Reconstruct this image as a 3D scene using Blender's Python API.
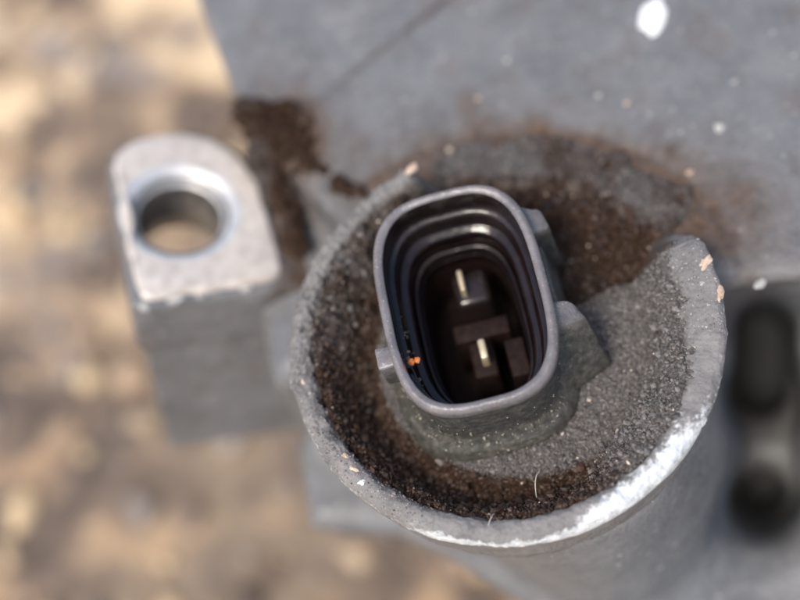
import bpy, bmesh, math, random
import numpy as np
from mathutils import Vector, Matrix, noise as mn

for o in list(bpy.data.objects): bpy.data.objects.remove(o)
sc = bpy.context.scene
col = sc.collection
MM = 0.001                      # everything below is written in millimetres
random.seed(7); rng = np.random.default_rng(7)

# ------------------------------------------------------------------ camera
cam_d = bpy.data.cameras.new('camera'); cam = bpy.data.objects.new('camera', cam_d); col.objects.link(cam)
sc.camera = cam
CAM_R = Vector((0.90741, -0.37771, -0.18422)); CAM_U = Vector((0.42024, 0.81558, 0.39778))
CAM_F = Vector((0.0, 0.43837, -0.89879)); CAM_P = Vector((-7.83, -49.87, 116.84))
m = Matrix((CAM_R, CAM_U, -CAM_F)).transposed().to_4x4(); m.translation = CAM_P * MM
cam.matrix_world = m
cam_d.sensor_width = 36; cam_d.lens = 58.5
cam_d.clip_start = 0.002; cam_d.clip_end = 50
cam_d.dof.use_dof = True; cam_d.dof.focus_distance = 0.1230; cam_d.dof.aperture_fstop = 9.2
cam_d.dof.aperture_blades = 0

# ------------------------------------------------------------------ sky, sun, exposure
SUN_DIR = Vector((-0.36, -0.26, 0.88)).normalized()      # towards the light
w = bpy.data.worlds.new('World'); sc.world = w; w.use_nodes = True
wn = w.node_tree; bg = wn.nodes['Background']
sky = wn.nodes.new('ShaderNodeTexSky'); sky.sky_type = 'NISHITA'; sky.sun_disc = False
sky.sun_elevation = math.asin(SUN_DIR.z); sky.sun_rotation = math.atan2(SUN_DIR.x, SUN_DIR.y)
sky.air_density = 1.0; sky.dust_density = 3.0; sky.ozone_density = 1.0
wn.links.new(sky.outputs[0], bg.inputs[0]); bg.inputs[1].default_value = 0.12
sd = bpy.data.lights.new('sun', 'SUN'); sd.energy = 1.5; sd.angle = math.radians(18); sd.color = (1, 0.93, 0.82)
sun = bpy.data.objects.new('sun', sd); col.objects.link(sun)
sun.rotation_euler = (-SUN_DIR).to_track_quat('-Z', 'Y').to_euler(); sun.location = SUN_DIR * 2
sc.view_settings.view_transform = 'Standard'; sc.view_settings.look = 'None'
sc.view_settings.gamma = 1; sc.view_settings.use_curve_mapping = False
sc.view_settings.exposure = 0.84
sc.cycles.use_denoising = True

# ------------------------------------------------------------------ helpers
def tag(o, label=None, cat=None, group=None, kind=None):
    for k, v in (('label', label), ('category', cat), ('group', group), ('kind', kind)):
        if v: o[k] = v
    return o
def empty(name, loc=(0, 0, 0)):
    o = bpy.data.objects.new(name, None); col.objects.link(o); o.location = Vector(loc) * MM
    o.empty_display_size = 0.005
    return o
def mesh_obj(name, verts, faces, mats, parent=None, attrs=None, smooth=True, fmat=None):
    """verts in mm, world frame; the object sits at its parent's origin"""
    V = np.asarray(verts, float) * MM
    me = bpy.data.meshes.new(name)
    me.from_pydata(V.tolist() if len(V) else [], [], [list(map(int, f)) for f in faces])
    for mt in (mats if isinstance(mats, (list, tuple)) else [mats]): me.materials.append(mt)
    if attrs:
        for k, a in attrs.items():
            a = np.asarray(a, float)
            if a.ndim == 1:
                at = me.attributes.new(k, 'FLOAT', 'POINT'); at.data.foreach_set('value', a.ravel())
            else:
                at = me.attributes.new(k, 'FLOAT_COLOR', 'POINT')
                at.data.foreach_set('color', np.c_[a, np.ones(len(a))].ravel())
    if smooth: me.polygons.foreach_set('use_smooth', [True] * len(me.polygons))
    if fmat is not None: me.polygons.foreach_set('material_index', list(map(int, fmat)))
    me.update()
    o = bpy.data.objects.new(name, me); col.objects.link(o)
    if parent:
        o.parent = parent
        root = parent; off = Vector((0, 0, 0))
        while root: off += root.location; root = root.parent
        me.transform(Matrix.Translation(-off))
    return o
def sstep(a, b, x):
    t = np.clip((x - a) / (b - a), 0, 1); return t * t * (3 - 2 * t)

# vectorised value noise (3-D) ------------------------------------------------
_perm = rng.random((64, 64, 64)).astype(np.float32)
def vnoise(p):
    p = np.asarray(p, np.float64); i = np.floor(p).astype(int); f = p - i; f = f * f * (3 - 2 * f); i &= 63; j = (i + 1) & 63
    def g(a, b, c): return _perm[a, b, c]
    x0, y0, z0 = i.T; x1, y1, z1 = j.T; fx, fy, fz = f.T
    c00 = g(x0, y0, z0) * (1 - fx) + g(x1, y0, z0) * fx; c10 = g(x0, y1, z0) * (1 - fx) + g(x1, y1, z0) * fx
    c01 = g(x0, y0, z1) * (1 - fx) + g(x1, y0, z1) * fx; c11 = g(x0, y1, z1) * (1 - fx) + g(x1, y1, z1) * fx
    return (c00 * (1 - fy) + c10 * fy) * (1 - fz) + (c01 * (1 - fy) + c11 * fy) * fz
def fbm(p, s, o=4, g=0.5):
    """-1..1 noise of feature size s mm"""
    p = np.asarray(p, float) / s; a = 1.; t = np.zeros(len(p)); n = 0.
    for k in range(o):
        t += a * (vnoise(p + 17.3 * k) * 2 - 1); n += a; a *= g; p = p * 2.03
    return t / n

# ------------------------------------------------------------------ materials
class NT:
    def __init__(s, name):
        s.m = bpy.data.materials.new(name); s.m.use_nodes = True; s.t = s.m.node_tree; s.n = s.t.nodes
        s.b = s.n['Principled BSDF']; s.co = s.n.new('ShaderNodeTexCoord')
    def new(s, t, **k):
        n = s.n.new(t)
        for a, v in k.items(): setattr(n, a, v)
        return n
    def link(s, a, b): s.t.links.new(a, b)
    def noise(s, size, detail=5, rough=.55, dist=0.):
        n = s.new('ShaderNodeTexNoise'); n.inputs['Scale'].default_value = 1 / (size * MM)
        n.inputs['Detail'].default_value = detail; n.inputs['Roughness'].default_value = rough; n.inputs['Distortion'].default_value = dist
        s.link(s.co.outputs['Object'], n.inputs['Vector']); return n.outputs['Fac']
    def ramp(s, fac, stops):
        r = s.new('ShaderNodeValToRGB'); e = r.color_ramp.elements
        while len(e) < len(stops): e.new(0.5)
        for x, (p, c) in zip(e, stops): x.position = p; x.color = (*c, 1) if len(c) == 3 else c
        s.link(fac, r.inputs[0]); return r.outputs[0]
    def mix(s, fac, a, b, blend='MIX'):
        n = s.new('ShaderNodeMix', data_type='RGBA', blend_type=blend)
        for v, i in ((fac, 0), (a, 6), (b, 7)):
            if hasattr(v, 'links'): s.link(v, n.inputs[i])
            else: n.inputs[i].default_value = v if i == 0 else (*v, 1)
        return n.outputs[2]
    def math(s, op, a, b=0.):
        n = s.new('ShaderNodeMath', operation=op)
        for v, i in ((a, 0), (b, 1)):
            if hasattr(v, 'links'): s.link(v, n.inputs[i])
            else: n.inputs[i].default_value = v
        return n.outputs[0]
    def attr(s, name):
        n = s.new('ShaderNodeAttribute'); n.attribute_name = name; return n
    def mapr(s, v, a, b, c, d):
        n = s.new('ShaderNodeMapRange'); s.link(v, n.inputs[0])
        for i, q in enumerate((a, b, c, d)): n.inputs[i + 1].default_value = q
        return n.outputs[0]
    def bump(s, h, dist, strength=1.):
        n = s.new('ShaderNodeBump'); n.inputs['Distance'].default_value = dist * MM; n.inputs['Strength'].default_value = strength
        s.link(h, n.inputs['Height']); s.link(n.outputs[0], s.b.inputs['Normal'])
    def base(s, v):
        if hasattr(v, 'links'): s.link(v, s.b.inputs['Base Color'])
        else: s.b.inputs['Base Color'].default_value = (*v, 1)
    def set(s, **k):
        for a, v in k.items():
            i = s.b.inputs[a.replace('_', ' ')]
            if hasattr(v, 'links'): s.link(v, i)
            else: i.default_value = v

GREY_A, GREY_B = (0.088, 0.093, 0.099), (0.158, 0.161, 0.165)
def mat_cast():
    n = NT('grey_painted_casting')
    c = n.ramp(n.noise(7, 5), [(0.32, GREY_A), (0.68, GREY_B)])
    fine = n.noise(0.5, 4)
    c = n.mix(n.mapr(n.noise(1.8, 6, .7), .45, .75, 0, .5), c, (0.215, 0.215, 0.215))
    c = n.mix(n.mapr(n.noise(4.2, 6, .7), .52, .72, 0, .55), c, (0.085, 0.075, 0.068))
    c = n.mix(n.mapr(fine, .3, .75, 0, .35), c, (0.30, 0.29, 0.28))
    sp = n.noise(.9, 2, .4)
    c = n.mix(n.mapr(sp, .70, .74, 0, .8), c, (0.40, 0.38, 0.35))
    d = n.attr('dust').outputs['Fac']
    dustc = n.ramp(n.noise(1.2, 5), [(0.3, (0.040, 0.022, 0.013)), (0.7, (0.125, 0.080, 0.052))])
    c = n.mix(d, c, dustc)
    n.base(c); n.set(Roughness=n.mapr(d, 0, 1, .42, .85), Metallic=0.0, Specular_IOR_Level=.5)
    n.bump(n.math('ADD', fine, n.math('MULTIPLY', n.noise(2.0, 4), 2.0)), .12, .7)
    return n.m
def mat_collar():
    n = NT('rough_cast_collar')
    c = n.ramp(n.noise(3.5, 6), [(0.3, (0.105, 0.100, 0.098)), (0.7, (0.235, 0.222, 0.21))])
    fine = n.noise(0.32, 5, .65)
    c = n.mix(n.mapr(fine, .35, .8, 0, .45), c, (0.33, 0.315, 0.30))
    d = n.attr('dust').outputs['Fac']
    c = n.mix(d, c, n.ramp(n.noise(.6, 5), [(0.3, (0.035, 0.022, 0.015)), (0.75, (0.12, 0.085, 0.062))]))
    wv = n.attr('wear').outputs['Fac']
    wf = n.mapr(n.math('ADD', wv, n.math('MULTIPLY', n.math('SUBTRACT', n.noise(.55, 5, .65), .5), .9)), .37, .62, 0, 1)
    c = n.mix(wf, c, n.ramp(n.noise(.8, 4), [(0.3, (0.55, 0.58, 0.59)), (0.7, (0.88, 0.90, 0.90))]))
    n.base(c); n.set(Roughness=n.mapr(wf, 0, 1, .62, .38), Metallic=n.mapr(wf, 0, 1, 0, .25))
    n.bump(fine, .16, .8)
    return n.m
def mat_dirt():
    n = NT('packed_dirt')
    f = n.noise(.35, 5, .7)
    brown = n.ramp(f, [(0.30, (0.010, 0.0050, 0.0030)), (0.52, (0.050, 0.0265, 0.0155)), (0.74, (0.17, 0.104, 0.066))])
    grey = n.ramp(f, [(0.28, (0.040, 0.033, 0.030)), (0.5, (0.135, 0.124, 0.117)), (0.76, (0.30, 0.285, 0.27))])
    g = n.attr('dust').outputs['Fac']
    g = n.mapr(n.math('ADD', g, n.math('MULTIPLY', n.math('SUBTRACT', n.noise(1.6, 5, .6), .5), 1.3)), .25, .75, 0, 1)
    n.base(n.mix(g, brown, grey)); n.set(Roughness=.92, Specular_IOR_Level=.25)
    n.bump(n.math('ADD', f, n.math('MULTIPLY', n.noise(.13, 3, .6), .35)), .40, 1.)
    return n.m
def mat_grit():
    n = NT('grit_grains'); n.base(n.attr('tint').outputs['Color']); n.set(Roughness=.6)
    return n.m
def mat_plastic_outer():
    n = NT('dusty_grey_plastic')
    d = n.noise(.45, 5, .65)
    c = n.ramp(n.noise(2.5, 5), [(0.3, (0.13, 0.12, 0.123)), (0.7, (0.22, 0.20, 0.20))])
    dd = n.attr('dust').outputs['Fac']
    wall = n.ramp(n.noise(.7, 6, .7), [(0.30, (0.020, 0.019, 0.015)), (0.52, (0.060, 0.056, 0.045)), (0.66, (0.12, 0.108, 0.088)), (0.78, (0.26, 0.23, 0.18))])
    c = n.mix(n.mapr(d, .5, .72, 0, .7), c, (0.10, 0.078, 0.062))
    c = n.mix(n.mapr(n.noise(.28, 3, .5), .64, .70, 0, .8), c, (0.34, 0.32, 0.30))
    c = n.mix(n.mapr(dd, .2, .9, 0, 1), c, wall)
    n.base(c); n.set(Specular_IOR_Level=.85, Roughness=n.math('ADD', n.mapr(d, .3, .7, .10, .34), n.mapr(dd, .2, .9, 0, .35)))
    n.bump(n.math('ADD', d, n.noise(.12, 3)), .05, .8)
    return n.m
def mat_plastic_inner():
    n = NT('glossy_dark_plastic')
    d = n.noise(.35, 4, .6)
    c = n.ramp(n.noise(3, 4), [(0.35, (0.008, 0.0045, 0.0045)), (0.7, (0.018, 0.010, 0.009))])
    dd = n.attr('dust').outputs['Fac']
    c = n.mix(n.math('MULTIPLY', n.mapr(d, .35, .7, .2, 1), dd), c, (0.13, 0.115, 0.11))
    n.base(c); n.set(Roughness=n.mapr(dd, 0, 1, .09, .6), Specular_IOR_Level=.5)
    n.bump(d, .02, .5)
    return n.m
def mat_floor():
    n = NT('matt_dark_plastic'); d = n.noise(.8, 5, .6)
    n.base(n.ramp(d, [(0.3, (0.010, 0.006, 0.006)), (0.7, (0.030, 0.017, 0.014))])); n.set(Roughness=.6, Specular_IOR_Level=.12)  # weak specular stands in for sky blocked above the deep socket
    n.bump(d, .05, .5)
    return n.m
def mat_metal(name, a, b, rough=.35, metallic=.6, size=1.5, ring=False):
    n = NT(name)
    c = n.ramp(n.noise(size, 5), [(0.3, a), (0.7, b)])
    n.base(c); n.set(Roughness=rough, Metallic=metallic)
    n.bump(n.noise(.3, 4), .03, .6)
    return n.m
def mat_plain(name, c, rough=.6, c2=None, size=.8):
    n = NT(name)
    n.base(n.ramp(n.noise(size, 4), [(0.3, c), (0.7, c2 or tuple(min(1, x * 1.5) for x in c))])); n.set(Roughness=rough)
    n.bump(n.noise(size * .4, 4), .06, .7)
    return n.m
def mat_ground():
    n = NT('stained_dirt_ground')
    big = n.noise(34, 3, .5, .4); mid = n.noise(13, 4, .6)
    v = n.math('ADD', n.math('MULTIPLY', big, .5), n.math('MULTIPLY', mid, .5))
    c = n.ramp(v, [(0.40, (0.11, 0.083, 0.066)), (0.46, (0.22, 0.16, 0.115)), (0.50, (0.42, 0.30, 0.19)), (0.56, (0.74, 0.57, 0.36))])
    c = n.mix(n.mapr(n.noise(21, 3), .54, .68, 0, .75), c, (0.34, 0.30, 0.275))
    st = n.attr('stain').outputs['Fac']
    c = n.mix(n.math('MULTIPLY', n.mapr(n.math('ADD', st, n.math('SUBTRACT', n.noise(30, 4, .6), .5)), .25, .7, 0, 1), .85), c, n.ramp(mid, [(0.38, (0.085, 0.062, 0.048)), (0.52, (0.155, 0.115, 0.088)), (0.64, (0.34, 0.225, 0.135))]))
    n.base(c); n.set(Roughness=.9); n.bump(n.noise(2, 5), .6, .7)
    return n.m
M = dict(cast=mat_cast(), collar=mat_collar(), dirt=mat_dirt(), grit=mat_grit(), pout=mat_plastic_outer(), pin=mat_plastic_inner(), pfloor=mat_floor(),
         face=mat_metal('machined_aluminium', (0.52, 0.455, 0.39), (0.80, 0.72, 0.63), .45, .2),
         bright=mat_metal('bright_cut_aluminium', (0.62, 0.60, 0.57), (0.82, 0.80, 0.77), .45, .5),
         bore=mat_metal('dull_bore_metal', (0.20, 0.19, 0.185), (0.42, 0.41, 0.40), .32, .8),
         tin=mat_metal('tinned_terminal', (0.50, 0.40, 0.25), (0.80, 0.70, 0.50), .4, .4),
         pale=mat_plain('pale_speck', (0.34, 0.33, 0.31), .6, (0.50, 0.49, 0.46)), chip=mat_plain('bare_metal_chip', (0.80, 0.82, 0.80), .4, (0.93, 0.94, 0.92)),
         tan=mat_plain('tan_flake', (0.45, 0.32, 0.22), .7, (0.66, 0.52, 0.40)),
         crumb=mat_plain('orange_crumb', (0.40, 0.10, 0.02), .5, (0.62, 0.20, 0.04), .5),
         fibre=mat_plain('pale_fibre', (0.5, 0.47, 0.43), .5), ground=mat_ground())

# ------------------------------------------------------------------ distance fields -> mesh
def poly_sd(px, py, P):
    P = np.asarray(P, float); d = np.full(px.shape, 1e9); s = np.ones(px.shape)
    for i in range(len(P)):
        a = P[i]; b = P[i - 1]; e = b - a
        wx = px - a[0]; wy = py - a[1]
        t = np.clip((wx * e[0] + wy * e[1]) / (e @ e), 0, 1)
        d = np.minimum(d, (wx - e[0] * t) ** 2 + (wy - e[1] * t) ** 2)
        c1 = py >= a[1]; c2 = py < b[1]; c3 = e[0] * wy > e[1] * wx
        fl = (c1 & c2 & c3) | (~c1 & ~c2 & ~c3)
        s = np.where(fl, -s, s)
    return s * np.sqrt(d)
def extr(d2, z, z0, z1, r=0.):
    dz = np.abs(z - (z0 + z1) / 2) - (z1 - z0) / 2
    a = d2 + r; b = dz + r
    return np.minimum(np.maximum(a, b), 0) + np.sqrt(np.maximum(a, 0) ** 2 + np.maximum(b, 0) ** 2) - r
def smin(a, b, k):
    h = np.maximum(k - np.abs(a - b), 0) / k; return np.minimum(a, b) - h * h * k * .25
def smax(a, b, k): return -smin(-a, -b, k)
def capsule(X, Y, Z, a, b, r):
    a = np.array(a, float); b = np.array(b, float); e = b - a
    t = np.clip(((X - a[0]) * e[0] + (Y - a[1]) * e[1] + (Z - a[2]) * e[2]) / (e @ e), 0, 1)
    return np.sqrt((X - a[0] - e[0] * t) ** 2 + (Y - a[1] - e[1] * t) ** 2 + (Z - a[2] - e[2] * t) ** 2) - r
def grid(lo, hi, h):
    ax = [np.arange(a, b + h, h) for a, b in zip(lo, hi)]
    return np.meshgrid(*ax, indexing='ij')
def surface_nets(F, lo, h):
    S = F < 0
    n = np.zeros(tuple(x - 1 for x in F.shape), np.int8)
    offs = [(i, j, k) for i in (0, 1) for j in (0, 1) for k in (0, 1)]
    sl = lambda o: tuple(slice(o[a], F.shape[a] - 1 + o[a]) for a in range(3))
    for o in offs: n += S[sl(o)]
    act = (n > 0) & (n < 8); I = np.argwhere(act)
    idx = np.full(n.shape, -1, np.int64); idx[act] = np.arange(len(I))
    acc = np.zeros((len(I), 3)); cnt = np.zeros(len(I))
    for a in offs:
        for ax in range(3):
            if a[ax]: continue
            b = list(a); b[ax] = 1
            fa = F[I[:, 0] + a[0], I[:, 1] + a[1], I[:, 2] + a[2]]; fb = F[I[:, 0] + b[0], I[:, 1] + b[1], I[:, 2] + b[2]]
            c = (fa < 0) != (fb < 0); t = np.where(c, fa / np.where(c, fa - fb, 1), 0)
            p = np.tile(np.array(a, float), (len(I), 1)); p[:, ax] += t
            acc += p * c[:, None]; cnt += c
    V = (I + acc / cnt[:, None]) * h + np.array(lo)
    Q = []
    for ax in range(3):
        u, v = (ax + 1) % 3, (ax + 2) % 3
        s0 = [slice(None)] * 3; s1 = [slice(None)] * 3
        s0[ax] = slice(0, -1); s1[ax] = slice(1, None)
        A = S[tuple(s0)]; B = S[tuple(s1)]
        E = np.argwhere(A != B)
        ok = (E[:, u] > 0) & (E[:, v] > 0) & (E[:, u] < n.shape[u]) & (E[:, v] < n.shape[v]); E = E[ok]
        ins = A[E[:, 0], E[:, 1], E[:, 2]]
        def c(du, dv):
            e = E.copy(); e[:, u] -= du; e[:, v] -= dv; return idx[e[:, 0], e[:, 1], e[:, 2]]
        q = np.stack([c(1, 1), c(0, 1), c(0, 0), c(1, 0)], 1)
        q[~ins] = q[~ins][:, ::-1]
        Q.append(q)
    return V, np.concatenate(Q)

# ================================================================== GROUND
def build_ground():
    t = np.linspace(-1, 1, 261); ax = np.sinh(t * 5.2) / np.sinh(5.2) * 3000
    X, Y = np.meshgrid(ax - 30, ax + 60, indexing='ij'); P = np.c_[X.ravel(), Y.ravel(), np.zeros(X.size)]
    z = -101 + 3.0 * fbm(P, 22, 4) * np.exp(-((P[:, 0] ** 2 + P[:, 1] ** 2) / 600 ** 2))
    P[:, 2] = z; n = len(ax); i = np.arange(n * n).reshape(n, n)
    F = np.stack([i[:-1, :-1], i[1:, :-1], i[1:, 1:], i[:-1, 1:]], -1).reshape(-1, 4)
    st = np.exp(-(((P[:, 0] + 78) / 42) ** 2 + ((P[:, 1] - 40) / 50) ** 2)) * 1.1 + np.exp(-(((P[:, 0] + 30) / 30) ** 2 + ((P[:, 1] - 5) / 38) ** 2)) * .9
    st = np.maximum(st, np.exp(-(((P[:, 0] - -41.6) / 22) ** 2 + ((P[:, 1] - 88.2) / 20) ** 2)) * 1.2)
    st = np.maximum(st, .5 + .5 * fbm(P, 160, 2) * (np.hypot(P[:, 0], P[:, 1]) > 250) - .5)
    o = mesh_obj('ground', P, F, M['ground'], attrs={'stain': np.clip(st, 0, 1)})
    tag(o, 'out of focus ochre and brown dirt ground behind the casting', 'ground', kind='structure')
    # crumbs of soil lying about on it
    bm = bmesh.new(); bmesh.ops.create_icosphere(bm, subdivisions=1, radius=1); b = np.array([v.co[:] for v in bm.verts]); bf = [[v.index for v in f.verts] for f in bm.faces]; bm.free()
    V = []; Fc = []; T = []
    pal = np.array([(0.62, 0.46, 0.27), (0.40, 0.28, 0.18), (0.20, 0.15, 0.12), (0.28, 0.24, 0.21), (0.50, 0.38, 0.25)])
    for k in range(800):
        c = np.array([rng.uniform(-190, 70), rng.uniform(-60, 210), 0]); s = rng.uniform(.8, 4.2) * np.array([1, rng.uniform(.6, 1.2), rng.uniform(.3, .6)])
        a = rng.uniform(0, 6.3); q = b * s * (1 + .25 * rng.normal(size=(len(b), 1)))
        q = np.c_[q[:, 0] * math.cos(a) - q[:, 1] * math.sin(a), q[:, 0] * math.sin(a) + q[:, 1] * math.cos(a), q[:, 2]]
        c[2] = -100.6 + 3.0 * float(fbm(c[None], 22, 4)[0])
        Fc += [[x + len(V) * len(b) for x in f] for f in bf]; V.append(q + c); T.append(np.tile(pal[rng.integers(5)] * rng.uniform(.75, 1.15), (len(b), 1)))
    o = mesh_obj('soil_crumbs', np.concatenate(V), Fc, M['grit'], attrs={'tint': np.concatenate(T)})
    tag(o, 'blurred crumbs of tan and brown soil scattered over the ground', 'soil', kind='stuff')
build_ground()

# ================================================================== HOUSING
housing = empty('compressor_housing', (10, 20, -100))
tag(housing, 'grey painted cast metal housing with round collar and drilled ear', 'machine housing')
GAP0, GAP1 = 10., 90.                        # the collar is open between these angles (degrees)

def body_field(X, Y, Z):
    top = poly_sd(X, Y, [(-14, 90), (-15.5, 52), (-16.2, 40), (-12.5, 30), (-8, 14), (0, 2), (20, -1.5), (30, -5), (75, -22), (95, 10), (95, 90)])
    crease = (X - 12.6) * 0.2245 - (Y - 44.7) * 0.9745 + .6 * np.sin(X * .12)     # a low step runs across the top face
    zt = -9.0 - .75 * sstep(-.7, .7, -crease)
    d = extr(top, Z - (zt + 9), -50, -9, 1.6)
    R = np.sqrt(X * X + Y * Y); A = np.degrees(np.arctan2(Y, X))
    # raised land around the collar opening and the groove that rims it
    land = extr(R - 25.6 - .5 * np.sin(A * .13), Z, -30, -8.75, .8); land = np.maximum(land, np.maximum(-(Y - 1.0 + .1 * X), -(X + 2.0)))
    d = smin(d, land, 1.0)
    gro = np.sqrt((R - 26.9) ** 2 + (Z + 8.45) ** 2) - .75
    gro = np.maximum(gro, np.maximum(-(Y - 1), -(X - 1) * .8))
    d = smax(d, -gro, .8)
    # collar boss below the ring
    fl = sstep(-.2, .75, np.cos(np.radians(A + 32)))
    boss = extr(R - (19.8 + .7 * fl + (-.16 + .34 * fl) * (-8 - Z)), Z, -48, -9, 1.0)
    # lower deck
    deck = poly_sd(X, Y, [(-24.0, 17), (-28.0, 13), (-30.2, 2.0), (-20.4, -3.6), (-14.9, -9.7), (-9.9, -17.4), (-5.4, -29), (0, -60), (70, -60), (80, 0), (20, 16), (-18, 20)])
    deck = extr(deck + .16 * np.maximum(-36 - Z, 0), Z, -50, -36 + .5 * np.sin(X * .3), 2.5)
    low = smin(boss, deck, 5.0)
    under = extr(poly_sd(X, Y, [(8, -30), (50, -40), (50, 12), (8, 4)]), Z, -88, -42, 2)
    low = np.minimum(low, under)
    core = extr(poly_sd(X, Y, [(0, 60), (4, 5), (30, -10), (60, -5), (80, 60)]), Z, -102, -25, 2)
    low = np.minimum(low, core)
    # web from the boss towards the ear
    web = extr(poly_sd(X, Y, [(-23, 24), (-12, 36), (-4, 22), (-16, 6), (-25, 12)]), Z, -36, -14.5, 3.5)
    low = smin(low, web, 3.5)
    # ridge beside the pockets
    low = smin(low, capsule(X, Y, Z, (31, -9, -37), (48, -12, -34), 5.0), 6)
    d = smin(d, low, 3.0)
    # two deep pockets
    XS, YS = X + .23 * (Z + 36), Y + .30 * (Z + 36)          # the pockets lean away from the collar, along the view, shaped to stay dark
    def slot(a, b, r, z1, z0=-82):
        a = np.array(a); b = np.array(b); e = b - a; t = np.clip(((XS - a[0]) * e[0] + (YS - a[1]) * e[1]) / (e @ e), 0, 1)
        return extr(np.hypot(XS - a[0] - e[0] * t, YS - a[1] - e[1] * t) - r, Z, z0, z1)
    p1 = slot((31.2, .2), (27.0, -7.0), 3.4, -13)
    p1 = smin(p1, slot((27.2, -8.4), (22.0, -17.5), 3.2, -26, -54), 5)
    p2 = slot((20.4, -19.6), (19.4, -20.0), 3.0, -30)
    d = smax(d, -p1, 4.5); d = smax(d, -p2, 5.0)
    # the well of the collar
    d = smax(d, -extr(R - 18.6, Z, -17, 10), .6)
    return d
def build_body():
    lo, hi, h = (-32, -58, -103.1), (78, 82, -4), .65
    X, Y, Z = grid(lo, hi, h)
    F = body_field(X, Y, Z)
    V, Q = surface_nets(F.astype(np.float32), lo, h)
    V[:, 2] += .10 * fbm(V, 1.6, 3) + .12 * fbm(V, 9, 2)
    R = np.hypot(V[:, 0], V[:, 1]); A = np.degrees(np.arctan2(V[:, 1], V[:, 0]))
    nz = fbm(V, 4.5, 4); nf = fbm(V, 1.1, 3)
    d = (1 - sstep(25.0, 34.0, R + 6.0 * nz)) * sstep(-14, 8, A + 7 * nz) * (1 - sstep(92, 122, A)) * .95
    d = np.maximum(d, np.exp(-((R - 27.0 + .5 * nz) / 1.1) ** 2) * (.9 + .5 * nz) * sstep(-6, 6, A) * (1 - sstep(96, 120, A)))
    d = np.maximum(d, np.exp(-(((V[:, 0] - 29.5) / 3.6) ** 2 + ((V[:, 1] - 4.5) / 6.5) ** 2)) * (.75 + .5 * nz))
    d = np.maximum(d, np.exp(-(((V[:, 0] + 11.5) / 5.5) ** 2 + ((V[:, 1] - 36.5) / 8) ** 2)) * (1.15 + .8 * nz))
    d = np.maximum(d, .25 * sstep(.15, .55, nz) * (V[:, 2] > -12))
    cr = (V[:, 0] - 12.6) * 0.2245 - (V[:, 1] - 44.7) * 0.9745 + .6 * np.sin(V[:, 0] * .12)
    d = np.maximum(d, .75 * np.exp(-(cr / .7) ** 2) * (V[:, 2] > -12) * (V[:, 0] < 25) * (.7 + .8 * nz))  # paints the crease darker, standing in for its shade
    d = np.clip(d + .25 * nf * (d > .05), 0, 1)
    o = mesh_obj('housing_body', V, Q, M['cast'], housing, {'dust': d})
    return o
body = build_body()

def blob(name, c, size, mat, parent, rot=0., seed=0, flat=True, n=2, jag=.28):
    bm = bmesh.new(); bmesh.ops.create_icosphere(bm, subdivisions=n, radius=1)
    V = np.array([v.co[:] for v in bm.verts]); F = [[v.index for v in f.verts] for f in bm.faces]; bm.free()
    V *= (1 + jag * fbm(V * 1.0 + seed * 9.1, .8, 3))[:, None] * np.array(size)
    a = math.radians(rot); V = np.c_[V[:, 0] * math.cos(a) - V[:, 1] * math.sin(a), V[:, 0] * math.sin(a) + V[:, 1] * math.cos(a), V[:, 2]]
    return mesh_obj(name, V + np.array(c), F, mat, parent, smooth=False)
def chip(c, s, mat, parent, rot=0, seed=0): return blob('paint_chip', c, s, mat, parent, rot, seed, n=3, jag=.75)
k = 0
for (x, y, a, b, z, mt, ro) in ((31.8, 30.6, 1.5, 2.4, -9.0, 'chip', -35), (31.6, 14.2, .6, .6, -9.15, 'pale', 0), (26.4, -4.0, .7, .5, -9.25, 'pale', 10),  # first one: bare metal chip, its glare painted in as near-white
        (26.2, 10.8, .35, .3, -9.1, 'tan', 0), (22, 24.2, .35, .35, -9.1, 'pale', 0), (15, 33.5, .4, .4, -9.1, 'pale', 0),
        (24.2, 21.8, .3, .3, -9.1, 'tan', 0), (10, 30.5, .35, .3, -9.1, 'tan', 0)):
    k += 1; chip((x, y, z), (a, b, .35), M[mt], body, ro, k)

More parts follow.
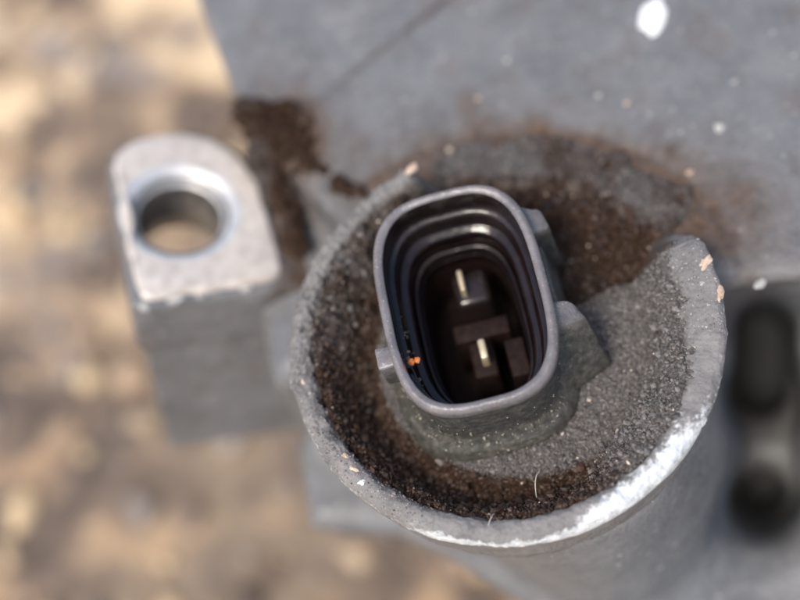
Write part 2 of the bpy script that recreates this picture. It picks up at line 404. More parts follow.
# ------------------------------------------------------------------ collar (ring of the boss)
def collar_cap(A):
    """height of the rim by angle: the ring is broken away between GAP0 and GAP1"""
    e = sstep(GAP0 - 13, GAP0 + 6, A) * (1 - sstep(GAP1 - 5, GAP1 + 5, A))
    return -7.4 * e
def build_collar():
    prof = [(19.0, -13.5), (20.1, -11.5), (20.8, -7), (21.25, -3), (21.45, -1.6), (21.4, -.9), (21.15, -.4), (20.7, -.1), (20.1, 0), (19.6, -.1), (19.2, -.45), (18.9, -1.2), (18.6, -3), (18.3, -7), (18.1, -13)]
    pr = np.array(prof); seg = np.r_[0, np.cumsum(np.hypot(*np.diff(pr, axis=0).T))]
    s = np.concatenate([np.linspace(0, seg[3], 14)[:-1], np.linspace(seg[3], seg[11], 40)[:-1], np.linspace(seg[11], seg[-1], 26)])
    r0 = np.interp(s, seg, pr[:, 0]); z0 = np.interp(s, seg, pr[:, 1])
    N = 1200; th = np.linspace(0, 2 * np.pi, N, endpoint=False)
    R, T = np.meshgrid(r0, th, indexing='ij'); Z, _ = np.meshgrid(z0, th, indexing='ij')
    A = np.degrees(T); A = np.where(A > 200, A - 360, A)
    # the wall is thicker at the right and bottom, thinner at the left
    thick = 1.0 + 1.1 * np.exp(-((A + 15) / 36) ** 2) - .1 * np.exp(-((A - 160) / 40) ** 2)
    inner = np.clip((20.4 - R) / 2.0, 0, 1) * np.clip((Z + 12) / 10, 0, 1)
    R = R - inner * (thick - 1) * 2.2
    cap = collar_cap(A) - .9 * np.exp(-((A - 108) / 16) ** 2)
    P = np.c_[(R * np.cos(T)).ravel(), (R * np.sin(T)).ravel(), Z.ravel()]
    cap = cap.ravel() + .35 * fbm(P * [1, 1, 0], 2.2, 3) * (cap.ravel() < -.3)
    z = P[:, 2]; z = np.where(z > -12, z * 1.0 + cap * np.clip((z + 12) / 9, 0, 1), z)
    P[:, 2] = z
    n1 = fbm(P, 1.0, 4, .6); n2 = fbm(P, 5, 3)
    rr = np.hypot(P[:, 0], P[:, 1]); Af = A.ravel()
    outer = sstep(20.9, 21.3, rr) * (P[:, 2] < -1.2)
    amp = .28 * (1 - .7 * outer) + .36 * np.exp(-((Af - 140) / 50) ** 2) * (1 - outer)
    dr = amp * n1 + .2 * n2
    P[:, 0] *= 1 + dr / rr; P[:, 1] *= 1 + dr / rr; P[:, 2] += (.24 + .42 * np.exp(-((Af - 140) / 50) ** 2)) * fbm(P + 40, .8, 4, .6) + .22 * n2
    # bare metal along the outer edge, from the lower left round to the lower right
    a2 = np.where(Af < 0, Af + 360, Af)
    span = sstep(213, 232, a2) * (1 - .75 * sstep(292, 318, a2)) * (1 - sstep(322, 334, a2))
    wid = .7 + 1.9 * sstep(258, 282, a2) * (1 - sstep(322, 330, a2))
    s_out = np.interp(P[:, 2] * 0 + np.repeat(s, N), s, s)      # arc position along the profile
    edge = np.interp(21.4, [0, 1], [0, 1]) * 0 + seg[5]
    dist = np.where(s_out > edge, (s_out - edge) / wid, (edge - s_out) / 1.1)
    wear = span * (1 - np.clip(dist / 1.5, 0, 1)) * (.72 + .35 * sstep(250, 275, a2)) * 1.1
    wear = wear + .42 * fbm(P, 1.8, 4, .6) * (wear > .05) 
    wear = np.maximum(wear, .42 * np.exp(-((s_out - edge) / .6) ** 2) * (n2 > .12) * (a2 > 150) * (a2 < 340))
    P[:, 2] -= .09 * sstep(.4, .6, wear)
    dust = (1 - sstep(19.2, 19.9, rr + .5 * n1)) * sstep(.2, 1.4, -P[:, 2])
    dust = np.maximum(dust * (.85 - .55 * np.exp(-((Af - 125) / 25) ** 2)) * (1 - .7 * sstep(280, 300, a2)), .9 * sstep(7, 11, Af) * (1 - sstep(84, 97, Af)))
    dust = np.clip(dust + .2 * n1 * (dust > .1), 0, 1)
    K = len(s); i = np.arange(K * N).reshape(K, N); j = np.roll(i, -1, 1)
    F = np.stack([i[:-1], j[:-1], j[1:], i[1:]], -1).reshape(-1, 4)[:, ::-1]
    return mesh_obj('collar', P, F, M['collar'], housing, {'dust': dust, 'wear': np.clip(wear, 0, 1)})
collar = build_collar()
for (x, y, a, b, mt, ro) in ((-.9, 20.4, .75, .45, 'tan', 30), (-18.4, -8.6, .42, .34, 'chip', 0), (-18.6, -7.0, .55, .28, 'tan', -55), (-18.9, -5.5, .38, .22, 'tan', -60),
        (20.3, -3.1, .85, .55, 'tan', 30), (20.2, -6.4, .75, .35, 'tan', 70), (19.2, -4.8, .3, .25, 'pale', 0), (-19.9, 3.4, .3, .2, 'tan', 80)):
    k += 1; chip((x, y, -.12), (a, b, .3), M[mt], collar, ro, k)

# ------------------------------------------------------------------ ear with the bolt hole
# the ear leans a little: it is laid out in its own frame (face at z = 0, bore on the axis) and then set in place
EAR_O = np.array([-26.8, 34.0, -10.0]); EAR_M = np.array([(0.8661, -0.3859, -0.3179), (0.3504, 0.9220, -0.1645), (0.3566, 0.0311, 0.9338)])
def ear_world(P): return np.asarray(P, float) @ EAR_M + EAR_O
EAR_C = (0., 0.); EAR_Z = 0.; BORE = 4.9
EAR = [(-9.09, 6.28), (-8.79, 8.4), (-7.2, 10.5), (-4.1, 12.1), (-.57, 12.7), (3.1, 12.2), (6.6, 9.95), (9.5, 5.8), (11.2, 0), (12.7, -5.5), (12.5, -7.5), (11.3, -9), (3.8, -11), (-2.0, -12.8), (-3.4, -12.5), (-4.6, -9.7), (-7, -.9)]
def build_ear():
    lo, hi, h = (-14, -20, -40), (24, 16, 2), .42
    X, Y, Z = grid(lo, hi, h)
    pl = extr(poly_sd(X, Y, EAR), Z, -9.0, EAR_Z, 1.0)
    t = -Z / 36.
    sx = X - 3.9 * t
    sk = extr(poly_sd(sx, Y, [(-4.1, -12.6), (12.0, -9.0), (17, -8.0), (17, -1), (12, -3.0), (3, -6.4), (-4.6, -8.4)]), Z, -36, EAR_Z - .2 * np.maximum(X - 12, 0), 1.3)
    d = smin(pl, sk, 2.0)
    d = smax(d, Z - EAR_Z, .6); d = np.maximum(d, -(np.hypot(X, Y) - BORE - .25))
    V, Q = surface_nets(d.astype(np.float32), lo, h)
    V[:, 2] += .1 * fbm(V, 2.5, 3); V[:, 1] += .22 * fbm(V + 30, 3.0, 4)
    n = fbm(V, 3.5, 4)
    dust = sstep(9.5, 12.5, V[:, 0]) * (.6 + .9 * n) * (V[:, 2] > -14) + .3 * sstep(.1, .5, n) * (V[:, 2] < -2)
    return mesh_obj('mounting_ear', ear_world(V), Q, M['cast'], housing, {'dust': np.clip(dust, 0, 1)})
ear = build_ear()
def radial_rings(name, rings, mat, parent, jit=0.):
    """rings: list of (N,3) loops, joined in order"""
    P = ear_world(np.concatenate(rings)); N = len(rings[0]); K = len(rings)
    i = np.arange(K * N).reshape(K, N); j = np.roll(i, -1, 1)
    F = np.stack([i[:-1], j[:-1], j[1:], i[1:]], -1).reshape(-1, 4)
    return mesh_obj(name, P, F, mat, parent)
def build_ear_face():
    N = 180; th = np.linspace(0, 2 * np.pi, N, endpoint=False)
    # outline of the ear by angle from the bore
    out = np.zeros(N); tt = np.linspace(3, 24, 420)
    for i, a in enumerate(th):
        d = poly_sd(EAR_C[0] + tt * math.cos(a), EAR_C[1] + tt * math.sin(a), EAR)
        out[i] = tt[np.argmax(d > -.55)]
    circ = lambda r, z: np.c_[EAR_C[0] + r * np.cos(th), EAR_C[1] + r * np.sin(th), np.full(N, z) if np.isscalar(z) else z]
    jag = .35 * fbm(np.c_[np.cos(th), np.sin(th), 0 * th] * 9, 1.4, 3)
    south = (np.sin(th) < -.45) * 1.0
    out = out - .3 * (1 - south) + jag * south
    lim = np.minimum(out, 9.3)
    z = EAR_Z + .55
    rings = [circ(out + .1, EAR_Z - .5), circ(out, EAR_Z + .1), circ(out - .25, z - .1), circ(out - .5, z), circ(np.minimum(out - .6, 9.7), z), circ(np.minimum(out - .65, 9.4), z), circ(np.minimum(out - .7, 9.0), z - .05), circ(np.minimum(out - .8, 7.6), z - .06), circ(np.full(N, 7.0), z - .08)]
    f = radial_rings('machined_face', rings, M['face'], ear)
    zc = z - .08
    radial_rings('bore_chamfer', [circ(7.0, zc), circ(6.9, zc + .02), circ(6.6, zc - .05), circ(5.4, zc - .9), circ(4.9, zc - 1.5)], M['bright'], ear)
    R = [circ(4.9, zc - 1.5)]
    for q in range(6):                                     # thread turns
        zz = zc - 1.9 - q * 1.0; R += [circ(4.9, zz), circ(4.65, zz - .3), circ(4.9, zz - .6)]
    R += [circ(5.0, -9.2)]
    radial_rings('threaded_bore', R, M['bore'], ear)
build_ear_face()
for (x, y, a, b, z) in ((-2.8, -12.7, .6, .6, -.6), (.5, -11.9, .9, .35, -.1), (3.4, -11.1, .5, .3, -.1), (-3.6, -12.2, .35, .5, -2.4), (8.2, -9.6, .7, .3, -.1)):
    k += 1; chip(ear_world([(x, y, z)])[0], (a, b, .4), M['pale'], ear, -10, k)

# ================================================================== DIRT IN THE WELL
CZ = 5.0; CC = np.array([-2.2, 2.5]); CA = math.radians(11.5)
CL = np.array([math.sin(CA), math.cos(CA)]); CS = np.array([math.cos(CA), -math.sin(CA)])
HW, HL, EXP = 8.15, 11.7, 3.2
def dirt_height(r, A, P):
    """packed dirt between the collar and the connector (A in degrees, -160..200)"""
    disc = -5.6 * np.ones_like(r)
    a2 = np.where(A < 0, A + 360, A)
    rd = 13.4 + 1.2 * np.exp(-((a2 - 285) / 30) ** 2)
    edge = sstep(rd - .5, rd + .9, r)
    trough = -7.9 + 6.4 * sstep(14.9, 19.0, r) + 0.6 * np.exp(-((a2 - 258) / 14) ** 2)
    # left upper: a dusty bank leans against the wall
    bank = np.exp(-((A - 130) / 34) ** 2)
    trough = trough * (1 - bank) + bank * (-6.6 + 6.0 * sstep(13.0, 18.6, r))
    # right: filled with grey dust up to the rim
    fill = sstep(262, 296, a2) * (1 - sstep(358, 373, np.where(A > -20, A + 360, a2)))
    fill = np.where(A < -160, fill, np.where((A > -20) & (A < 60), 1 - sstep(-2, 13, A), np.where(A >= 60, np.where(A > 200, fill, 0), fill)))
    trough = trough * (1 - fill) + fill * (-5.6 + 5.0 * sstep(12.0, 18.0, r))
    # upper right: brown dirt spilling out of the opening
    gap = sstep(-3, 14, A) * (1 - sstep(80, 104, A))
    spill = -8.2 + .8 * sstep(16, 20, r) - .9 * sstep(21, 25.5, r) + 1.3 * np.exp(-(((r - 17.5) / 2.2) ** 2)) * np.exp(-((A - 42) / 16) ** 2) - 1.8 * np.exp(-(((r - 13.5) / 2.0) ** 2)) * np.exp(-((A - 10) / 26) ** 2)
    trough = trough * (1 - gap) + gap * spill
    z = disc * (1 - edge) + trough * edge
    z = np.where(gap > .5, z * (1 - gap) + gap * spill, z)
    rough = .4 + .9 * edge * (1 - .25 * fill) * (1 - .7 * gap * sstep(18.5, 21, r))
    z = z + rough * (.75 * fbm(P, 2.2, 4, .55) + .85 * fbm(P + 9, .9, 4, .65)) + 1.5 * gap * (1 - .85 * sstep(18.5, 21, r)) * fbm(P + 70, 3.0, 4, .6) + 1.3 * bank * edge * fbm(P * [1, 1, 1] + 31, 1.5, 4, .6)
    # dust colour: 1 grey, 0 brown
    g = (1 - sstep(rd - .6, rd + .5, r)) * .85
    g = np.maximum(g, (.62 + .5 * fbm(P + 12, 3, 3)) * bank * sstep(14, 17.5, r)); g = np.maximum(g, fill * (.95 - .12 * fbm(P, 2, 2)))
    g = np.maximum(g, (.60 + .5 * fbm(P + 55, 5, 3)) * gap * sstep(18.8, 21.0, r)) * (1 - .85 * gap * (1 - sstep(19, 21.5, r)))
    return z, g
def build_dirt():
    N = 1300; K = 190
    th = np.linspace(0, 2 * np.pi, N, endpoint=False); A = np.degrees(th); A = np.where(A > 200, A - 360, A)
    op = sstep(GAP0 + 1, GAP0 + 7, A) * (1 - sstep(GAP1 - 6, GAP1 - 1, A))
    rm = 18.95 + op * (7.4 + 2.4 * fbm(np.c_[np.cos(th), np.sin(th), 0 * th] * 26, 3.0, 4))
    t = np.linspace(0, 1, K)[:, None]; R = 5 + (rm[None] - 5) * t ** .9
    AA = np.tile(A, (K, 1)); T = np.tile(th, (K, 1))
    P0 = np.c_[(R * np.cos(T)).ravel(), (R * np.sin(T)).ravel(), np.zeros(R.size)]
    z, g = dirt_height(R.ravel(), AA.ravel(), P0)
    z = z - .9 * sstep(.94, 1, np.tile(t, (1, N)).ravel()) * np.tile(op, (K, 1)).ravel()
    qx = (P0[:, :2] - CC) @ CS; qy = (P0[:, :2] - CC) @ CL
    inside = np.abs(qx / HW) ** EXP + np.abs(qy / HL) ** EXP < .86
    z = np.where(inside, -17., z)                       # no dirt under the socket
    P0[:, 2] = z
    i = np.arange(K * N).reshape(K, N); j = np.roll(i, -1, 1)
    F = np.stack([i[:-1], i[1:], j[1:], j[:-1]], -1).reshape(-1, 4)
    o = mesh_obj('packed_dirt', P0, F, M['dirt'], None, {'dust': g})
    tag(o, 'dark brown and grey packed dirt filling the well round the connector', 'dirt', kind='stuff')
    return P0, g, R.ravel(), AA.ravel()
DP, DG, DR, DA = build_dirt()

# earth caked between the ear and the collar: a ragged crust along the root of the ear
def build_crust():
    h = .16; xs = np.arange(-24, -3, h); ys = np.arange(18, 48, h); X, Y = np.meshgrid(xs, ys, indexing='ij')
    P = np.c_[X.ravel(), Y.ravel(), np.zeros(X.size)]
    line = np.array([(-16.0, 43.5), (-13.2, 39.5), (-11.6, 35.8), (-10.2, 32), (-8.4, 28), (-7.2, 25.5)]); wd = [2.2, 3.6, 3.4, 2.2, 1.7, .9]
    d = np.full(len(P), -9.)
    for q in range(len(line) - 1):
        a, b = line[q], line[q + 1]; e = b - a; t = np.clip(((P[:, :2] - a) @ e) / (e @ e), 0, 1)
        d = np.maximum(d, wd[q] * (1 - t) + wd[q + 1] * t - np.hypot(*(P[:, :2] - a - t[:, None] * e).T))
    line2 = np.array([(-15.2, 37), (-15.4, 31), (-15.6, 25)]); 
    d2 = np.full(len(P), -9.)
    for q in range(2):
        a, b = line2[q], line2[q + 1]; e = b - a; t = np.clip(((P[:, :2] - a) @ e) / (e @ e), 0, 1)
        d2 = np.maximum(d2, 1.8 - np.hypot(*(P[:, :2] - a - t[:, None] * e).T))
    n1 = fbm(P, 3.0, 4, .6); n2 = fbm(P + 20, .9, 4, .65)
    k1 = d - .5 + 2.6 * n1 + 1.5 * n2; k2 = d2 + 1.6 * n1 + .8 * n2
    z1 = -9.75 + 1.25 * np.sqrt(np.clip(k1, 0, 6) + .001) + .8 * n2 * (k1 > 0)
    z2 = -13.6 + 2.4 * np.sqrt(np.clip(k2, 0, 6)) * .8 + .5 * n2
    keep1 = k1 > -.25; keep2 = k2 > .0
    P[:, 2] = np.where(keep1, z1, np.where(keep2, z2, -14))
    keep = keep1 | keep2
    nx, ny = X.shape; i = np.arange(nx * ny).reshape(nx, ny)
    F = np.stack([i[:-1, :-1], i[1:, :-1], i[1:, 1:], i[:-1, 1:]], -1).reshape(-1, 4); F = F[keep[F].all(1)]
    used = np.unique(F); re = np.zeros(len(P), int); re[used] = np.arange(len(used))
    g = np.clip(.02 + .7 * n1 + .2 * (k2 > k1), 0, .7)
    o = mesh_obj('earth_crust', P[used], re[F], M['dirt'], None, {'dust': g[used]})
    tag(o, 'dark brown earth caked between the drilled ear and the collar', 'dirt', kind='stuff')
build_crust()

# ================================================================== CONNECTOR
conn = empty('wire_connector', (CC[0], CC[1], -8))
tag(conn, 'dark grey plastic two pin socket standing in the dirty collar', 'connector')
def loop(d, z, n=160, hw=HW, hl=HL, e=EXP, c=(0, 0)):
    k = np.linspace(0, 2 * np.pi, n, endpoint=False) + 1e-4
    # arc-length even sampling
    f = np.linspace(0, 2 * np.pi, 4001)
    x = np.sign(np.cos(f)) * np.abs(np.cos(f)) ** (2 / e) * (hw - d); y = np.sign(np.sin(f)) * np.abs(np.sin(f)) ** (2 / e) * (hl - d)
    L = np.r_[0, np.cumsum(np.hypot(np.diff(x), np.diff(y)))]; q = np.linspace(0, L[-1], n, endpoint=False)
    x = np.interp(q, L, x) + c[0]; y = np.interp(q, L, y) + c[1]
    return np.c_[CC[0] + CS[0] * x + CL[0] * y, CC[1] + CS[1] * x + CL[1] * y, np.full(n, CZ + z)]
def local(x, y, z): return (CC[0] + CS[0] * x + CL[0] * y, CC[1] + CS[1] * x + CL[1] * y, CZ + z)
def loft(name, prof, mats, parent, n=160, close=None, dust_lightf=None, flip=False, sub=None, matf=None, **kw):
    pr = np.array(prof, float)
    if sub:
        L = np.r_[0, np.cumsum(np.hypot(*np.diff(pr, axis=0).T))]; s = np.unique(np.r_[L, np.arange(0, L[-1], sub)])
        pr = np.c_[np.interp(s, L, pr[:, 0]), np.interp(s, L, pr[:, 1])]
    R = [loop(d, z, n, **kw) for d, z in pr]
    P = np.concatenate(R); K = len(R); i = np.arange(K * n).reshape(K, n); j = np.roll(i, -1, 1)
    F = np.stack([i[:-1], j[:-1], j[1:], i[1:]], -1).reshape(-1, 4); F = F.tolist()
    fm = np.repeat(np.arange(K - 1), n).tolist()
    fmat = [matf(pr[q], pr[q + 1]) for q in fm] if matf else None
    if close: F.append(list(range((K - 1) * n, K * n))); fmat = (fmat + [fmat[-1]]) if fmat else None
    Dd = np.repeat(pr, n, 0)
    du = dust_lightf(Dd[:, 0], Dd[:, 1], P) if dust_lightf else np.zeros(len(P))
    P[:, :2] += (.035 * fbm(P, 2.2, 3))[:, None] * np.array([1, 1]); P[:, 2] += .08 * fbm(P + 5, 3, 2) + .05 * fbm(P + 3, .5, 4, .6)
    return mesh_obj(name, P, F, mats, parent, {'dust': np.clip(du, 0, 1)}, fmat=fmat)
# open shell: outer wall, rounded lip, inner chamfer and wall
shell = loft('shell', [(.2, -10.5), (.35, -6), (.42, -1.9), (.3, -1.6), (.06, -1.4), (0, -1.1), (.0, -.8), (.03, -.52), (.14, -.27), (.30, -.09), (.42, -.02), (.52, 0), (.64, -.02), (.80, -.10), (.94, -.22), (1.02, -.40), (1.07, -.8), (1.12, -2.6), (1.3, -9)], [M['pout'], M['pin']], conn, n=260, sub=.12,
             dust_lightf=lambda d, z, P: np.where(z < -1.5, np.where(d < .6, .95, .05), .12),
             matf=lambda a, b: 1 if a[0] >= 1.0 else 0)
# stepped seat inside
loft('seal_seat', [(1.1, -3.1), (1.35, -3.15), (1.6, -3.3), (1.7, -3.6), (1.72, -5.0), (1.76, -5.25), (1.9, -5.4), (2.2, -5.53), (2.5, -5.67), (2.6, -5.85), (2.65, -6.3), (2.7, -8.6), (3.0, -8.9), (3.35, -9.0)], M['pin'], conn, n=200, sub=.2,
     dust_lightf=lambda d, z, P: .34 * np.exp(-((d - 1.45) / .25) ** 2) * sstep(5, 9, (P[:, :2] - CC) @ CL) + .0)  # upper end of the ridge painted grey, as if lit
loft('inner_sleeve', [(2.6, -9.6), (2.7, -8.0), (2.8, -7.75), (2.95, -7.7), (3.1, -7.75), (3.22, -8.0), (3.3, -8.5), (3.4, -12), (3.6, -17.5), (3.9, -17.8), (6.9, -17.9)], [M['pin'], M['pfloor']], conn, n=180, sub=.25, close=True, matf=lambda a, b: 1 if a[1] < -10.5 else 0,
     dust_lightf=lambda d, z, P: .3 * np.exp(-((d - 2.95) / .2) ** 2) * sstep(4.5, 7.5, (P[:, :2] - CC) @ CL))  # lit look of the upper ledge, painted in as grey
def lbox(name, x0, x1, y0, y1, z0, z1, mat, parent, bev=.15, top=1.0, dust=.0):
    """bevelled block in the connector's own frame, top face scaled by `top`"""
    bm = bmesh.new(); bmesh.ops.create_cube(bm, size=1)
    for v in bm.verts:
        up = v.co.z > 0; s = top if up else 1
        x = (x0 + x1) / 2 + v.co.x * (x1 - x0) * s; y = (y0 + y1) / 2 + v.co.y * (y1 - y0) * s; z = z1 if up else z0
        v.co = local(x, y, z)
    bmesh.ops.bevel(bm, geom=bm.edges[:], offset=bev, segments=3, profile=.5, affect='EDGES')
    V = np.array([v.co[:] for v in bm.verts]); F = [[v.index for v in f.verts] for f in bm.faces]; bm.free()
    return mesh_obj(name, V, F, mat, parent, {'dust': np.full(len(V), dust)}, smooth=True)
lbox('terminal_pin', -.5, .2, 3.3, 6.3, -17.9, -6.9, M['tin'], conn, .24, .8)
lbox('terminal_pin', -.1, .85, -4.4, -1.7, -17.9, -6.9, M['tin'], conn, .24, .8)
lbox('terminal_base', -1.7, 2.9, 2.1, 7.0, -17.9, -8.6, M['pin'], conn, .7, .8, .1)
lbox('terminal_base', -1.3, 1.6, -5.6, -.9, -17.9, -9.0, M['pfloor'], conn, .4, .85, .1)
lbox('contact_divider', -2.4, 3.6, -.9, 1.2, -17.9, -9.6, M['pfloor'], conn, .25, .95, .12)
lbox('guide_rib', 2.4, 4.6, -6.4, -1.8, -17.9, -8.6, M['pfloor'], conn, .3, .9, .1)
# outside: key tab and locking ribs
def wedge(name, pts_top, pts_bot, z1, z0, dust, bev=.25):
    bm = bmesh.new(); n = len(pts_top)
    a = [bm.verts.new(local(x, y, z1 + (q[2] if len(q) > 2 else 0))) for q in pts_top for x, y in (q[:2],)]; b = [bm.verts.new(local(x, y, z0)) for x, y in pts_bot]
    bm.faces.new(a); bm.faces.new(b[::-1])
    for i in range(n): bm.faces.new([a[i], b[i], b[(i + 1) % n], a[(i + 1) % n]])
    bmesh.ops.recalc_face_normals(bm, faces=bm.faces[:])
    bmesh.ops.bevel(bm, geom=bm.edges[:], offset=bev, segments=3, profile=.5, affect='EDGES')
    bmesh.ops.subdivide_edges(bm, edges=bm.edges[:], cuts=5, use_grid_fill=True)
    V = np.array([v.co[:] for v in bm.verts]); F = [[v.index for v in f.verts] for f in bm.faces]; bm.free()
    V += (.22 * fbm(V, 1.3, 4, .6))[:, None]
    zt = CZ + z1; dd = dust + (.95 - dust) * sstep(zt - .9, zt - 2.6, V[:, 2]) + .25 * fbm(V, 1.2, 3)
    return mesh_obj(name, V, F, M['pout'], conn, {'dust': np.clip(dd, 0, 1)})
wedge('key_tab', [(-7.4, -2.9), (-7.3, -5.2), (-9.4, -5.2, -.1), (-9.5, -3.1, -.1)], [(-7.5, -2.7), (-7.4, -5.4), (-9.2, -5.4), (-9.3, -2.9)], -.55, -4.5, .15, .2)
wedge('locking_rib', [(7.2, 5.2), (7.2, 8.4), (9.2, 8.0, -.5), (9.7, 5.8, -.8)], [(7.2, 4.6), (7.2, 8.8), (9.8, 8.4), (10.4, 5.2)], -1.6, -10, .5, .35)
wedge('locking_rib', [(7.3, -4.6), (7.3, -2.4), (9.8, -2.6, -.6), (10.9, -4.4, -1.8)], [(6.6, -9.4), (7.3, -2.0), (11.6, -2.2), (12.4, -7.0)], -1.2, -10, .45, .4)
wedge('locking_bridge', [(7.3, -2.8), (7.3, 5.4), (8.5, 5.2), (8.6, -2.6)], [(7.3, -3.2), (7.3, 5.8), (9.2, 5.6), (9.3, -3.0)], -4.6, -10.5, .8, .3)
# base flange the shell rises from
loft('base_flange', [(-1.5, -13), (-1.45, -10.9), (-1.25, -10.2), (-.85, -9.5), (-.3, -8.9), (.15, -8.2), (.4, -7.4)], M['pout'], conn, n=200, sub=.25, dust_lightf=lambda d, z, P: .95 + 0 * d, hw=HW, hl=HL)

# ================================================================== GRIT, FLAKES, FIBRES
def grains(name, pts, sizes, tints, label, flat=.8):
    bm = bmesh.new(); bmesh.ops.create_icosphere(bm, subdivisions=1, radius=1); b = np.array([v.co[:] for v in bm.verts]); bf = np.array([[v.index for v in f.verts] for f in bm.faces]); bm.free()
    n = len(pts); nb = len(b)
    S = sizes[:, None, None] * rng.uniform(.5, 1.25, (n, 1, 3)); q = b[None] * S * (1 + .22 * rng.normal(size=(n, nb, 1)))
    a = rng.uniform(0, 6.283, n); ca, sa = np.cos(a)[:, None], np.sin(a)[:, None]
    q = np.stack([q[..., 0] * ca - q[..., 1] * sa, q[..., 0] * sa + q[..., 1] * ca, q[..., 2]], -1)
    V = (q + pts[:, None]).reshape(-1, 3); F = (bf[None] + (np.arange(n) * nb)[:, None, None]).reshape(-1, 3)
    o = mesh_obj(name, V, F, M['grit'], None, {'tint': np.repeat(tints, nb, 0)}, smooth=False)
    return tag(o, label, 'grit', kind='stuff')
def build_grit():
    n = 16000
    wgt = np.where((DP[:, 2] > -14), DR, 0.); wgt *= 1.0
    i = rng.choice(len(DP), n, p=wgt / wgt.sum())
    p = DP[i].copy(); s = np.clip(rng.lognormal(-2.35, .5, n), .035, .32); p[:, 2] += s * .25
    g = np.clip(DG[i] + rng.normal(size=n) * .18, 0, 1)[:, None]
    br = np.array([0.060, 0.034, 0.021]); gr = np.array([0.20, 0.185, 0.175])
    t = (br * (1 - g) + np.array([0.155, 0.143, 0.135]) * g) * rng.uniform(.6, 1.45, (n, 1))
    pale = rng.random(n) < .014; t[pale] = np.array([0.55, 0.46, 0.36]) * rng.uniform(.6, 1.3, (pale.sum(), 1))
    grains('loose_grit', p, s, np.clip(t, 0, .9), 'fine brown and grey grit lying on the packed dirt in the collar')
    # crumbly clods in the brown parts
    n = 1500; wb = np.where((DP[:, 2] > -14) & (DR > 11) & (DR < 20.5), DR * np.clip(1.1 - DG, 0, 1) ** 2, 0.); i = rng.choice(len(DP), n, p=wb / wb.sum()); i = i[DG[i] < .6]; n = len(i)
    p = DP[i].copy(); s = np.clip(rng.lognormal(-1.6, .45, n), .09, .5); p[:, 2] += s * .15
    t = np.array([0.036, 0.0195, 0.0118]) * rng.uniform(.4, 1.9, (n, 1))
    grains('soil_clods', p, s, np.clip(t, 0, .9), 'small dark brown clods crumbled over the dirt in the collar')
    n = 900; wb = np.where((DP[:, 2] > -14) & (DR > 11) & (DR < 20.5), DR * DG ** 2, 0.); i = rng.choice(len(DP), n, p=wb / wb.sum())
    p = DP[i].copy(); s = np.clip(rng.lognormal(-1.75, .45, n), .08, .42); p[:, 2] += s * .1
    t = np.array([0.135, 0.122, 0.114]) * rng.uniform(.35, 1.5, (n, 1))
    grains('dust_lumps', p, s, np.clip(t, 0, .9), 'grey lumps of matted dust on the right side of the collar floor')
    # dust crumbs on the flange and shell foot, seen as pale specks
    n = 1200; k = rng.uniform(0, 2 * np.pi, n); pts = []
    for q in range(n):
        d = rng.uniform(-1.4, .4); a = rng.uniform(0, 159)
        lp = FL[int(a)] * (1 - a % 1) + FL[int(a) + 1] * (a % 1); z = np.interp(d, [-1.4, -.85, -.3, .15, .4], [-10.6, -9.5, -8.9, -8.0, -5.0])
        x = lp[0] - CC[0]; y = lp[1] - CC[1]; r = math.hypot(x, y); sc_ = (r - d) / r
        pts.append((CC[0] + x * sc_, CC[1] + y * sc_, CZ + z + .03))
    pts = np.array(pts); s = np.clip(rng.lognormal(-2.85, .6, n), .02, .22)
    t = np.array([0.24, 0.215, 0.165]) * rng.uniform(.3, 1.6, (n, 1))
    grains('flange_grit', pts, s, np.clip(t, 0, .9), 'tiny pale specks stuck to the foot of the connector shell')
    # dust grains on the collar rim
    ok = np.where((CV[:, 2] > -1.6) & (CV[:, 2] < 1.2))[0]; rr = np.hypot(CV[ok, 0], CV[ok, 1]); an = np.degrees(np.arctan2(CV[ok, 1], CV[ok, 0])) % 360; ok = ok[(rr < 21.2) & ((an < 228) | (an > 330))]
    n = 2600; p = CV[rng.choice(ok, n)]; s = np.clip(rng.lognormal(-2.75, .45, n), .03, .2)
    lf = sstep(-5, -15, p[:, 0])[:, None]
    t = (np.array([0.26, 0.245, 0.235]) * (1 - lf) + np.array([0.22, 0.19, 0.17]) * lf) * rng.uniform(.35, 1.8, (n, 1))
    grains('rim_grit', p, s, np.clip(t, 0, .9), 'grey dust grains clinging to the top of the collar rim')
    # specks that fell into the socket, lower left inside
    n = 46; pts = []
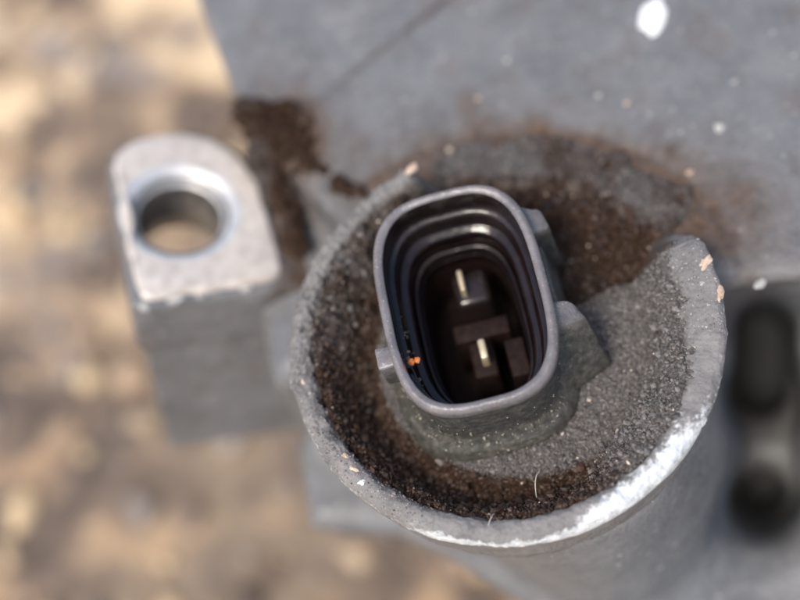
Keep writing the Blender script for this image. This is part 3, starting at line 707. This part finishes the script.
    for q in range(n):
        a = rng.normal(3.65, .33); rr = rng.uniform(.70, .98); e = (abs(math.cos(a)) ** EXP + abs(math.sin(a)) ** EXP) ** (-1 / EXP)
        dd = 1.15 + (1 - rr) * 5; pts.append(local(math.cos(a) * e * (HW - dd), math.sin(a) * e * (HL - dd), float(np.interp(dd, [1.1, 1.7, 1.75, 2.1, 2.4, 2.9], [-2.9, -3.4, -5.3, -6.2, -7.6, -7.6]))))
    grains('socket_grit', np.array(pts), np.clip(rng.lognormal(-2.4, .55, n), .04, .26), np.clip(np.array([0.26, 0.19, 0.13]) * rng.uniform(.25, 1.4, (n, 1)), 0, .9), 'specks of dirt fallen inside the lower end of the socket')
FL = loop(0, 0, 160)
CV = np.array([v.co[:] for v in collar.data.vertices]) / MM + np.array(housing.location) / MM
build_grit()
c = empty('orange_crumb', local(-6.35, -4.6, -2.2)); tag(c, 'tiny orange crumb lying inside the socket near its lower left', 'crumb')
p0 = np.array(local(-6.35, -4.6, -2.2))
blob('crumb_lobe', p0 + [0, 0, 0], (.38, .42, .35), M['crumb'], c, 0, 3, jag=.35); blob('crumb_lobe', p0 + [.62, -.1, .05], (.34, .38, .3), M['crumb'], c, 0, 5, jag=.35)
def fibre(pts, r, label):
    pts = [Vector(p) for p in pts]; n = 24; P = []
    for i in range(n):
        t = i / (n - 1); a, b, cc = pts; P.append(a * (1 - t) ** 2 + b * 2 * t * (1 - t) + cc * t * t)
    V = []; F = []
    for i, p in enumerate(P):
        d = (P[min(i + 1, n - 1)] - P[max(i - 1, 0)]).normalized(); u = d.orthogonal().normalized(); v = d.cross(u)
        rr = r * (1 - .6 * abs(i / (n - 1) * 2 - 1) ** 3)
        for q in range(6): V.append(p + (u * math.cos(q * math.pi / 3) + v * math.sin(q * math.pi / 3)) * rr)
    for i in range(n - 1):
        for q in range(6): F.append([i * 6 + q, i * 6 + (q + 1) % 6, (i + 1) * 6 + (q + 1) % 6, (i + 1) * 6 + q])
    tag(mesh_obj('fibre', [v[:] for v in V], F, M['fibre']), label, 'fibre', 'stray fibres on the dirt')
fibre([(-2.5, -13.4, -5.0), (-3.4, -14.0, -3.6), (-3.9, -15.6, -5.2)], .05, 'thin pale hair standing up from the dirt below the connector')
fibre([(-8.2, -16.6, -.6), (-8.5, -16.8, .2), (-9.2, -17.6, .1)], .045, 'short pale hair at the inner edge of the collar rim')
